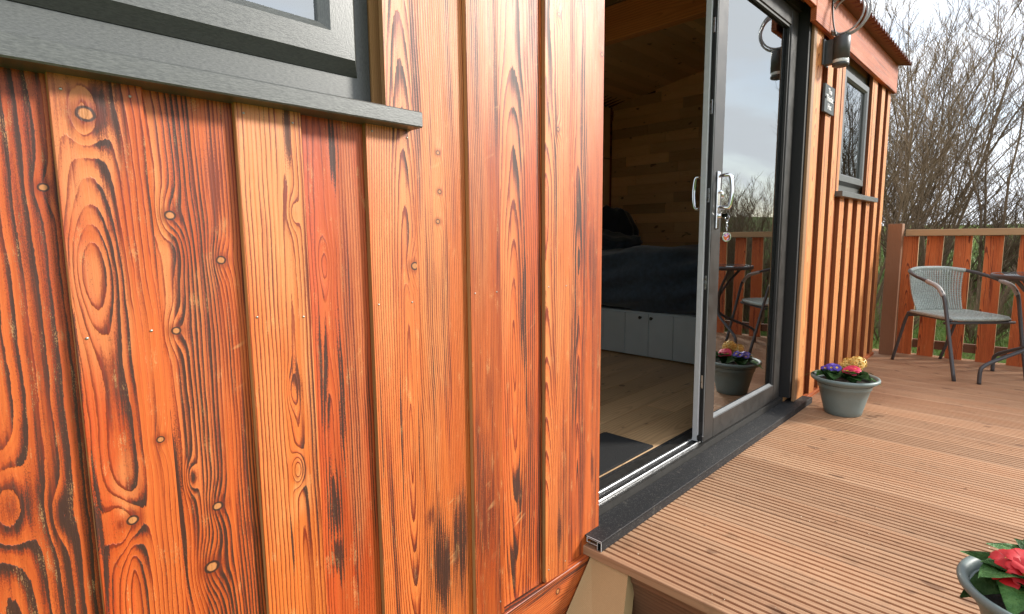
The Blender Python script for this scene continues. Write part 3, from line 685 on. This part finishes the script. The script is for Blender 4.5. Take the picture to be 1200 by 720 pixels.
# sawn timber brace leaning on the skirting, under the deck's corner
bm = bmesh.new()
A, B = Vector((1.372, -.012, -.0295)), Vector((1.372, -.152, -.0295)); d = Vector((-.128, 0, -.135)); up = Vector((.72, 0, -.69))*.06
q = [A, B, B+d*3.4+Vector((.05, -.17, 0)), A+d*3.4]
fr = [bm.verts.new(p) for p in q]; bk = [bm.verts.new(p+up) for p in q]
for i in range(4): bm.faces.new((fr[i], fr[(i+1) % 4], bk[(i+1) % 4], bk[i]))
bm.faces.new(fr); bm.faces.new(bk[::-1])
for f in bm.faces: pass
obj('brace', mesh('brace', bm, M['sawn']), deck)
bm = bmesh.new()                                      # splinters and crumbs on the boards
for _ in range(220):
    x, y = random.uniform(1.4, 4.2), random.uniform(-1.5, -.06); l = random.uniform(.0015, .005); a = random.random()*3.14
    dx, dy = math.cos(a)*l, math.sin(a)*l*1.3
    v = [bm.verts.new((x-dx, y-dy, .0012)), bm.verts.new((x+dy*.5, y-dx*.5, .0016)), bm.verts.new((x+dx, y+dy, .0013)), bm.verts.new((x-dy*.4, y+dx*.4, .0035))]
    for f in ((0, 1, 3), (1, 2, 3), (2, 0, 3)): bm.faces.new([v[i] for i in f])
obj('wood_crumbs', mesh('wood_crumbs', bm, simple('pale_crumb', (.62, .48, .33), .8)), deck, kind='stuff')

# ------------------------------------------------------------------ railings
fence = thing('deck_railing', 'orange slatted timber railing across the far end of the deck', 'railing', (5.60, 0, 0))
fence['label'] = 'orange slatted timber railing with pale top rail across the far end of the deck'
bm = bbox(-.05, .05, -.05, .05, -.20, 1.095, .003); obj('post', mesh('post', bm, M['post']), fence, (-.09, -.085, 0))
rl = bbox(-.045, .045, -3.1, -.146, 0, .052, .003); obj('top_rail', mesh('top_rail', rl, M['rail']), fence, (-.01, 0, .995))
sm = mesh('slat', bbox(0, .02, 0, .110, -.10, .992, .0015), M['slat'])
for p in sm.polygons: pass
sm.materials.append(M['rail'])
for p in sm.polygons:
    if abs(p.normal.y) > .5: p.material_index = 1
ysl = [-.240, -.387, -.573, -.764, -.948] + [-.950-.182*i for i in range(1, 12)]
for i, y in enumerate(ysl): obj('slat', sm, fence, (.012, y, 0), (R((-.6, .4, 0, -.4, .5)[i % 5]), 0, 0))
obj('post', mesh('post', bbox(-.05, .05, -.05, .05, -.55, 1.095, .003), M['post']), fence, (-.05, YD+.1, 0))
obj('bottom_rail', mesh('bottom_rail', bbox(.034, .07, -3.1, -.05, .06, .13, .002), M['joist']), fence)

# ------------------------------------------------------------------ chair and table
ch = thing('garden_chair', 'grey woven garden chair with dark tube frame beside the slatted railing', 'chair', (5.17, -.545, 0), math.atan2(-.71, .70))
bm = bmesh.new()                                      # local: x to the chair's left, y back... front is -y
def hoop(s): return [(s*.25, -.345, 0), (s*.253, -.285, .25), (s*.258, -.235, .47), (s*.262, -.205, .575), (s*.266, -.150, .635), (s*.268, -.05, .668), (s*.262, .08, .700), (s*.215, .20, .728), (s*.12, .255, .742)]
path = smooth_path(hoop(1) + [(0, .268, .745)] + hoop(-1)[::-1], 5)
tube(bm, path, .0125, 10)
cfr = obj('frame', mesh('frame', bm, M['steel'], True), ch)
for s in (1, -1):
    bm = bmesh.new(); tube(bm, smooth_path(hoop(s)[3:6], 6), .0155, 10); obj('arm_wrap', mesh('arm_wrap', bm, M['sleeve'], True), ch)
    bm = bmesh.new(); tube(bm, smooth_path([(s*.195, .345, 0), (s*.20, .27, .21), (s*.203, .205, .385), (s*.204, .14, .405), (s*.206, -.225, .405)], 5), .0115, 10); obj('leg', mesh('leg', bm, M['steel'], True), ch)
bm = bmesh.new(); tube(bm, smooth_path(hoop(1)[7:] + [(0, .268, .745)] + hoop(-1)[::-1][:2], 5), .0155, 10); obj('back_wrap', mesh('back_wrap', bm, M['wicker'], True), ch)
bm = bmesh.new(); tube(bm, [(.25, -.215, .385), (-.25, -.215, .385)], .010, 8); tube(bm, [(.2, .2, .385), (-.2, .2, .385)], .009, 8); obj('stretcher', mesh('stretcher', bm, M['steel'], True), ch)
def weave(pt, nu, nv, name, thick=.004):
    """strands over a curved surface pt(u,v); vertical strands full, cross strands alternate over and under"""
    bm = bmesh.new()
    for i in range(nu):
        u = (i+.5)/nu; tube(bm, [Vector(pt(u, v/10)) for v in range(11)], .0062, 5)
    for j in range(nv):
        v = (j+.5)/nv; pts = []
        for i in range(nu*2+1):
            p = Vector(pt(i/(nu*2), v)); q = Vector(pt(i/(nu*2), v+.01)); r_ = Vector(pt(min(i/(nu*2)+.01, 1.), v)); nn = (q-p).cross(r_-p)
            if nn.length < 1e-9: nn = Vector((0, 0, 1e-6))
            pts.append(p + nn.normalized()*(thick if (i//2+j) % 2 else -thick)*(0 if i % 2 == 0 else 1))
        tube(bm, pts, .0032, 4)
    return obj(name, mesh(name, bm, M['wicker'], True), ch)
def lerp(a, b, t): return a+(b-a)*t
def back_pt(u, v):
    a = lerp(-1, 1, u); wv = lerp(.178, .215, v); z = lerp(.42, .735, v)
    return (a*wv, lerp(.17, .262, v) - .055*a*a*(.4+.6*v) + .02*math.sin(v*3.1), z)
def seat_pt(u, v):
    a = lerp(-1, 1, u); y = lerp(-.225, .175, v)
    return (a*lerp(.205, .18, v), y, .425 - .014*math.sin(v*3.14)*(1-a*a) - (.012*((.12-v)/.12)**2 if v < .12 else 0))
weave(back_pt, 24, 22, 'back_weave'); weave(seat_pt, 24, 26, 'seat_weave')
bm = bmesh.new(); tube(bm, smooth_path([(.20, .17, .418), (.207, 0, .418), (.206, -.18, .416), (.17, -.228, .414), (0, -.238, .412), (-.17, -.228, .414), (-.206, -.18, .416), (-.207, 0, .418), (-.20, .17, .418)], 5), .014, 10)
obj('seat_wrap', mesh('seat_wrap', bm, M['wicker'], True), ch)
tb = thing('bistro_table', 'round dark glass topped table on bent tube legs beside the woven chair', 'table', (5.02, -1.03, 0.024))
bm = bmesh.new(); lathe(bm, [(0, .712), (.285, .712), (.296, .709)], 64); obj('glass_top', mesh('glass_top', bm, M['tableglass'], True), tb)
bm = bmesh.new(); lathe(bm, [(.290, .680), (.301, .682), (.303, .700), (.300, .7115), (.295, .7125), (.292, .708), (.292, .680), (.290, .680)], 64); obj('rim', mesh('rim', bm, M['steel'], True), tb)
for k in range(4):
    a = R(131) + k*math.pi/2; c, s_ = math.cos(a), math.sin(a)
    bm = bmesh.new(); tube(bm, smooth_path([(c*.385, s_*.385, -.024), (c*.385, s_*.385, .06), (c*.37, s_*.37, .095), (c*.30, s_*.30, .135), (c*.05, s_*.05, .245), (c*.02, s_*.02, .33), (c*.03, s_*.03, .45), (c*.20, s_*.20, .66), (c*.26, s_*.26, .685)], 5), .0125, 10)
    obj('leg', mesh('leg', bm, M['steel'], True), tb)

# ------------------------------------------------------------------ pots and flowers
pot_me = None
def pot(name_label, loc):
    p = thing('plant_pot', name_label, 'plant pot', loc, group='grey green plastic pots on the deck')
    bm = bmesh.new()
    lathe(bm, [(0, .0), (.088, 0), (.093, .004), (.099, .03), (.116, .10), (.129, .150), (.1335, .153), (.1345, .160), (.141, .186), (.146, .190), (.163, .192), (.170, .198), (.1715, .206), (.168, .213), (.160, .2145), (.150, .206), (.146, .19), (.143, .18)], 56)
    obj('shell', mesh('shell', bm, M['plastic'], True), p)
    bm = bmesh.new(); lathe(bm, [(0, .188), (.08, .186), (.1445, .178)], 24); obj('soil', mesh('soil', bm, M['soil'], True), p)
    return p
def leaf_bm(L_, wd, curl, q):
    bm = bmesh.new(); n = 8; rows = []
    for i in range(n+1):
        t = i/n; wv = wd*(math.sin(math.pi*min(1, t**.75))**.8)*(.35+.65*min(1, t*2.2)) + .0015
        y = L_*t; z = .30*L_*math.sin(t*2.2) - curl*L_*t*t
        rows.append([bm.verts.new((wv*k, y*math.cos(.25*t), z + .22*wv*abs(k) + .0025*math.sin(9*t*3.1+abs(k)*4+q)*(1 if k else 0))) for k in (-1, -.6, -.25, 0, .25, .6, 1)])
    for a, b in zip(rows, rows[1:]):
        for k in range(6): bm.faces.new((a[k], a[k+1], b[k+1], b[k]))
    bm2 = bm.copy() if False else None
    bmesh.ops.solidify(bm, geom=bm.faces[:], thickness=.0004)
    return bm
leaf_mes = [mesh('leaf', leaf_bm(l, w_, c, i), M['leaf'], True) for i, (l, w_, c) in enumerate(((.115, .036, .35), (.135, .042, .5), (.10, .039, .2), (.125, .038, .75)))]
def blossom(mat, r):
    bm = bmesh.new()
    for k in range(5):
        a = k*2*math.pi/5; c, s = math.cos(a), math.sin(a)
        def P(rad, t, z): return bm.verts.new((rad*math.cos(a+t), rad*math.sin(a+t), z))
        v0 = bm.verts.new((0, 0, 0)); ring1 = [P(r*.45, t, r*.10) for t in (-.62, -.25, .25, .62)]; ring2 = [P(r*.86, t, r*.17+.001*(k % 2)) for t in (-.60, -.22, .22, .60)]
        tip = [P(r*1.02, t, r*.08) for t in (-.40, -.16, .16, .40)]; nt = P(r*.93, 0, r*.10)
        for j in range(3):
            bm.faces.new((v0, ring1[j], ring1[j+1])); bm.faces.new((ring1[j], ring2[j], ring2[j+1], ring1[j+1]))
        bm.faces.new((ring2[0], tip[0], tip[1], ring2[1])); bm.faces.new((ring2[1], tip[1], nt)); bm.faces.new((ring2[1], nt, ring2[2])); bm.faces.new((ring2[2], nt, tip[2])); bm.faces.new((ring2[2], tip[2], tip[3], ring2[3]))
    for f in bm.faces: f.material_index = 0
    n0 = len(bm.faces)
    vs = [bm.verts.new((r*.26*math.cos(k*math.pi/5), r*.26*math.sin(k*math.pi/5), r*.10)) for k in range(10)]; bm.faces.new(vs).material_index = 1
    bmesh.ops.recalc_face_normals(bm, faces=bm.faces[:])
    me = bpy.data.meshes.new('blossom'); bm.to_mesh(me); bm.free()
    me.materials.append(mat); me.materials.append(M['eye'])
    for p in me.polygons: p.use_smooth = True
    return me
bl = {k: blossom(M[k], .024) for k in ('purple', 'pink', 'red', 'orange')}
def aim(o, d): o.rotation_euler = Vector(d).to_track_quat('Z', 'Y').to_euler()
def primrose(label, loc, colr, n, leaves, seed, cat='primrose', spread=.03, group=None, h=.045, big=1.):
    p = thing('primrose', label, cat, loc, group=group); q = random.Random(seed)
    for (a, t, k) in leaves:
        o = obj('leaf', leaf_mes[k], p, (.016*math.cos(R(a)), .016*math.sin(R(a)), .004), (R(t+8), R(8*math.sin(a)), R(a-90)), scale=(1.25, .84, 1.))
    for i in range(n):
        a = i*2.4+seed; rd = spread*math.sqrt((i+.3)/n); z = h + q.uniform(-.006, .012) - rd*.35
        x, y = rd*math.cos(a), rd*math.sin(a)
        bm = bmesh.new(); tube(bm, [(0, 0, 0), (x*.7, y*.7, z*.6), (x, y, z-.001)], .0016, 5); obj('stalk', mesh('stalk', bm, M['leaf'], True), p)
        o = obj('blossom', bl[colr], p, (x, y, z), scale=(big,)*3); aim(o, (x*9+q.uniform(-.2, .2)-.45, y*9+q.uniform(-.2, .2)-.1, .9)); 
    return p
def hyacinth(label, loc, seed, n=30, ht=.09, leaves=True):
    p = thing('hyacinth', label, 'hyacinth', loc); q = random.Random(seed)
    bm = bmesh.new(); tube(bm, [(0, 0, 0), (0, 0, .05), (.003, 0, .12)], .006, 8); obj('stem', mesh('stem', bm, M['leaf'], True), p)
    bm = bmesh.new()
    for i in range(n):
        t = (i+.5)/n; z = .065 + ht*t; a = i*2.399; rr_ = .036*math.sin(math.pi*(.12+.80*t))**.6
        jt = q.uniform(.6, 1.35); c = Vector((rr_*jt*math.cos(a), rr_*jt*math.sin(a), z+q.uniform(-.006, .006))); d = Vector((math.cos(a), math.sin(a), (t-.45)*1.6)).normalized()
        u = d.orthogonal().normalized(); v = d.cross(u); ph = q.random()*6.28
        base = bm.verts.new(c - d*.012)
        for k in range(6):
            b = ph + k*math.pi/3; e = u*math.cos(b) + v*math.sin(b); f_ = u*math.cos(b+1.57) + v*math.sin(b+1.57)
            m1 = bm.verts.new(c + e*.008 + f_*.0055 + d*.002); m2 = bm.verts.new(c + e*.008 - f_*.0055 + d*.002); tip = bm.verts.new(c + e*.022 + d*(-.004))
            bm.faces.new((base, m1, m2)); bm.faces.new((m1, tip, m2))
    obj('flower_head', mesh('flower_head', bm, M['yellow']), p)
    for k in range(4 if leaves else 0):
        a = k*1.6+.6; bm = bmesh.new(); c, s = math.cos(a), math.sin(a); prev = None
        for i in range(7):
            t = i/6; wv = .010*math.sin(math.pi*(.25+.74*t)); x = .015+.04*t*t; z = .10*t
            cur = [bm.verts.new((x*c-wv*s, x*s+wv*c, z)), bm.verts.new(((x-.004)*c, (x-.004)*s, z-.001)), bm.verts.new((x*c+wv*s, x*s-wv*c, z))]
            if prev:
                for j in (0, 1): bm.faces.new((prev[j], prev[j+1], cur[j+1], cur[j]))
            prev = cur
        bmesh.ops.solidify(bm, geom=bm.faces[:], thickness=.001)
        obj('leaf', mesh('leaf', bm, M['leaf'], True), p)
    return p
PX, PY = 3.475, -.235
pot('grey green pot of purple, pink and yellow flowers standing by the cabin wall', (PX, PY, 0))
primrose('purple primrose at the wall side of the far grey green pot', (PX-.025, PY+.065, .182), 'purple', 6, [(200, 24, 1), (150, 20, 0), (95, 26, 3), (60, 40, 2), (240, 30, 0), (330, 55, 2), (180, 40, 2)], 1, h=.085, spread=.040)
primrose('pink primrose at the front of the far grey green pot', (PX-.03, PY-.045, .186), 'pink', 5, [(190, 38, 2), (235, 30, 1), (275, 26, 3), (320, 30, 1), (160, 50, 0), (215, 20, 0)], 5, h=.078, spread=.030, big=1.12)
hyacinth('yellow hyacinth rising at the right of the far grey green pot', (PX+.050, PY-.05, .182), 3, ht=.075, leaves=False)
hyacinth('smaller yellow hyacinth half hidden behind the tall one in the far pot', (PX+.075, PY+.0, .170), 9, ht=.06, leaves=False)
primrose('leafy yellow primrose partly hidden at the back of the far grey green pot', (PX+.065, PY+.02, .180), 'orange', 1, [(0, 24, 1), (320, 28, 0), (285, 26, 3), (40, 30, 2), (90, 40, 0), (255, 40, 2)], 8, h=.035, spread=.004)
QX, QY = 1.625, -1.075
pot('grey green pot of red primroses at the corner nearest the viewer', (QX, QY, 0))
primrose('red primrose with dark wrinkled leaves in the nearest pot', (QX-.005, QY+.045, .190), 'red', 9, [(170, 28, 3), (205, 20, 1), (140, 35, 1), (110, 40, 0), (85, 50, 3), (235, 30, 0), (60, 62, 2), (265, 45, 1), (190, 50, 0), (125, 15, 3)], 2, h=.072, spread=.046, big=1.55)
primrose('orange yellow primrose behind the red one in the nearest pot', (QX+.075, QY+.015, .190), 'orange', 4, [(20, 40, 1), (60, 55, 0), (340, 35, 2), (100, 60, 3), (150, 55, 0)], 6, h=.075, spread=.03, big=1.1)

# ------------------------------------------------------------------ lamp, cable, sign
lp = thing('wall_lamp', 'dark grey cylinder downlight on the cladding between door and small window', 'lamp', (3.59, -.085, 2.02))
bm = bmesh.new(); lathe(bm, [(0, .080), (.041, .080), (.0425, .078), (.0425, -.042), (.036, -.042), (.036, .0)], 36); obj('lamp_body', mesh('lamp_body', bm, M['lamp'], True), lp)
bm = bmesh.new(); lathe(bm, [(.036, -.036), (.040, -.043), (.0405, -.060), (.037, -.064), (0, -.064)], 36); obj('glass_ring', mesh('glass_ring', bm, M['lens'], True), lp)
bm = bmesh.new(); lathe(bm, [(.0412, -.0605), (.042, -.062), (.042, -.074), (.034, -.079), (0, -.079)], 36); obj('bottom_rim', mesh('bottom_rim', bm, M['lamp'], True), lp)
bm = bmesh.new(); box(bm, -.050, .050, .074, .084, -.062, .078, .003); box(bm, -.020, .020, .036, .075, -.058, .074, .002); obj('mounting_plate', mesh('mounting_plate', bm, M['lamp']), lp)
cb = thing('cable_coil', 'loose coil of grey cable hanging on top of the wall lamp', 'cable', (3.59, -.098, 2.213))
for i, (r_, oy, oz, ox, tl) in enumerate(((.108, 0, 0, .010, 3), (.103, .010, .006, -.008, -5), (.112, -.006, .012, .000, 7), (.098, -.010, -.002, .016, -9))):
    bm = bmesh.new(); pts = [Vector((0, r_*math.cos(t)*.97, r_*math.sin(t))) for t in (k*2*math.pi/40 for k in range(41))]
    tube(bm, pts, .0052, 7, False)
    o = obj('loop', mesh('loop', bm, M['cable'], True), cb, (ox, oy, oz), (R(tl), 0, R(tl*1.3)))
bm = bmesh.new(); tube(bm, smooth_path([(-.02, .066, .16), (-.03, .062, .06), (-.03, .055, -.03), (-.02, .040, -.10), (0, .03, -.115)], 6), .0045, 7); obj('tail', mesh('tail', bm, M['lamp'], True), cb)
sg = thing('name_sign', 'small slate grey name plate with white lettering fixed below the wall lamp', 'sign', (3.59, -.012, 1.712))
obj('plate', mesh('plate', bbox(0, .19, -.004, .0105, 0, .156, .0015), M['sign']), sg)
for txt, z, s in (('The', .108, .036), ('Thistle', .066, .040), ('Hut', .022, .036)):
    cu = bpy.data.curves.new('lettering', 'FONT'); cu.body = txt; cu.size = s*1.25; cu.align_x = 'CENTER'; cu.extrude = .0004; cu.offset = .0006
    t = bpy.data.objects.new('lettering', cu); link(t)
    dg = bpy.context.evaluated_depsgraph_get(); me = bpy.data.meshes.new_from_object(t.evaluated_get(dg)); bpy.data.objects.remove(t)
    me.materials.clear(); me.materials.append(M['white'])
    obj('lettering', me, sg, (.095, -.0047, z), (R(90), 0, 0))
for x in (.010, .180):
    bm = bmesh.new(); lathe(bm, [(0, .006), (.005, .005), (.0065, 0), (0, -.001)], 10); bm.transform(Matrix.Rotation(R(90), 4, 'X')); obj('screw', mesh('screw', bm, M['black'], True), sg, (x, -.004, .080))

# ------------------------------------------------------------------ bare trees
def tree_mesh(seed, stems, hgt, spread, lean, dens):
    q = random.Random(seed); tr = bmesh.new(); tw = bmesh.new()
    def limb(bm, p, d, ln, r, n, segs=5, wob=.16, up=.10, tip=.35):
        pts = [p.copy()]; rs = [r]; d = d.normalized()
        for i in range(segs):
            d = (d + Vector((q.gauss(0, wob), q.gauss(0, wob), q.gauss(0, wob)*.6+up))).normalized()
            p = p + d*(ln/segs); pts.append(p.copy()); rs.append(r*(1-(1-tip)*(i+1)/segs))
        tube(bm, pts, rs, n, False); return pts, rs
    for s in range(stems):
        a = q.random()*6.28; b = q.uniform(.05, spread)
        d = Vector((math.cos(a)*b+lean[0], math.sin(a)*b+lean[1], 1)); h = hgt*q.uniform(.72, 1.0)
        pts, rs = limb(tr, Vector((math.cos(a)*.25*q.random(), math.sin(a)*.25*q.random(), -.1)), d, h, .021*q.uniform(.6, 1.5), 5, 8, .09, .05, .16)
        for i in range(2, 9):
            for _ in range(dens):
                f = q.random(); p0 = pts[i-1].lerp(pts[i], f); a2 = q.random()*6.28
                d2 = (pts[i]-pts[i-1]).normalized()*.9 + Vector((math.cos(a2), math.sin(a2), q.uniform(-.1, .5)))*.75
                l2 = hgt*q.uniform(.12, .30)*(1.2-.07*i)
                p2, r2 = limb(tw, p0, d2, l2, max(.004, rs[i]*.42), 3, 4, .16, .09)
                for j in range(1, 5):
                    for _ in range(2):
                        a3 = q.random()*6.28; d3 = (p2[j]-p2[j-1]).normalized() + Vector((math.cos(a3), math.sin(a3), q.uniform(-.1, .6)))*.7
                        p3, r3 = limb(tw, p2[j-1].lerp(p2[j], q.random()), d3, l2*q.uniform(.25, .55), .0032, 3, 3, .18, .08)
                        if q.random() < .42:
                            a4 = q.random()*6.28; limb(tw, p3[1], (p3[2]-p3[1]).normalized()+Vector((math.cos(a4), math.sin(a4), .4))*.7, l2*.22, .0024, 3, 2, .15, .05)
    return mesh('trunk', tr, M['bark'], True), mesh('crown', tw, M['bark'])
variants = [tree_mesh(21, 9, 5.2, .42, (0, -.10), 3), tree_mesh(22, 8, 4.6, .50, (-.05, -.28), 4), tree_mesh(23, 11, 5.0, .35, (0, .1), 3), tree_mesh(24, 12, 2.4, .9, (0, -.3), 4)]
def bare(v, x, y, s, rz, label, group):
    t = thing('bare_tree' if v < 3 else 'bare_shrub', label, 'tree' if v < 3 else 'shrub', (x, y, ground_z(x, y)-.05), rz, group)
    t.scale = (s, s, s)
    obj('trunk', variants[v][0], t); obj('crown', variants[v][1], t)
q = random.Random(5)
G1 = 'bare trees in the thicket beyond the railing'
TL = 'slender leafless tree with many upright twigs standing deep in the thicket beyond the railing'
spots = ((9.6, .95, 0, .95, 'leafless many stemmed tree closest behind the cabin corner and roof edge'), (9.9, -.55, 1, .95, 'leafless tree leaning right, closest behind the woven chair and railing'),
 (10.8, .35, 2, 1.05, 'upright leafless tree in the second row, between the cabin corner and the chair'), (11.0, 1.75, 2, 1.0, 'leafless tree mostly hidden behind the cabin corner, its twigs above the roof'), (11.4, -1.15, 1, 1.0, 'leafless leaning tree behind the bistro table at the right edge'),
 (12.6, 1.0, 0, 1.05, TL), (14.8, 1.5, 1, 1.1, TL))
for i, (x, y, v, s, l) in enumerate(spots): bare(v, x, y, s*q.uniform(.95, 1.05), q.uniform(-.5, .5) if v < 2 else q.random()*6.28, l, G1)
for i, (x, y, s) in enumerate(((8.4, .45, .42), (8.7, -.45, .42), (9.2, -1.25, .48), (10.2, .1, .66), (10.6, -1.0, .62), (11.8, -.6, .75), (12.0, .9, .8))):
    bare(3, x, y, s, q.uniform(-.6, .6), {0: 'low tangled leafless shrub behind the railing post at the cabin corner', 1: 'low tangled leafless shrub just beyond the railing behind the woven chair', 2: 'low tangled leafless shrub just beyond the railing behind the bistro table'}.get(i, 'low leafless shrub deep under the bare trees beyond the railing'), 'bare shrubs below the trees beyond the railing')
for i in range(16):                                   # lower growth along the garden, seen in the panes
    x = 8.2 + (i % 8)*.95; y = .07 - (.30 + .30*q.random() if i < 8 else .46 + .25*q.random())*(x-2.9)
    bare((3, 1, 3, 0)[i % 4], x, y, q.uniform(.34, .46) if i % 2 else q.uniform(.75, 1.), q.random()*6.28, 'leafless garden bush mirrored in the sliding door glass', 'bare bushes mirrored in the door glass')
for i in range(10):
    x = -9 + i*2.6; y = -17 - q.uniform(0, 4)
    bare(i % 3, x, y, q.uniform(.7, 1.), q.random()*6.28, 'leafless tree far across the garden behind the viewer, mirrored in the window', 'bare trees mirrored in the window')
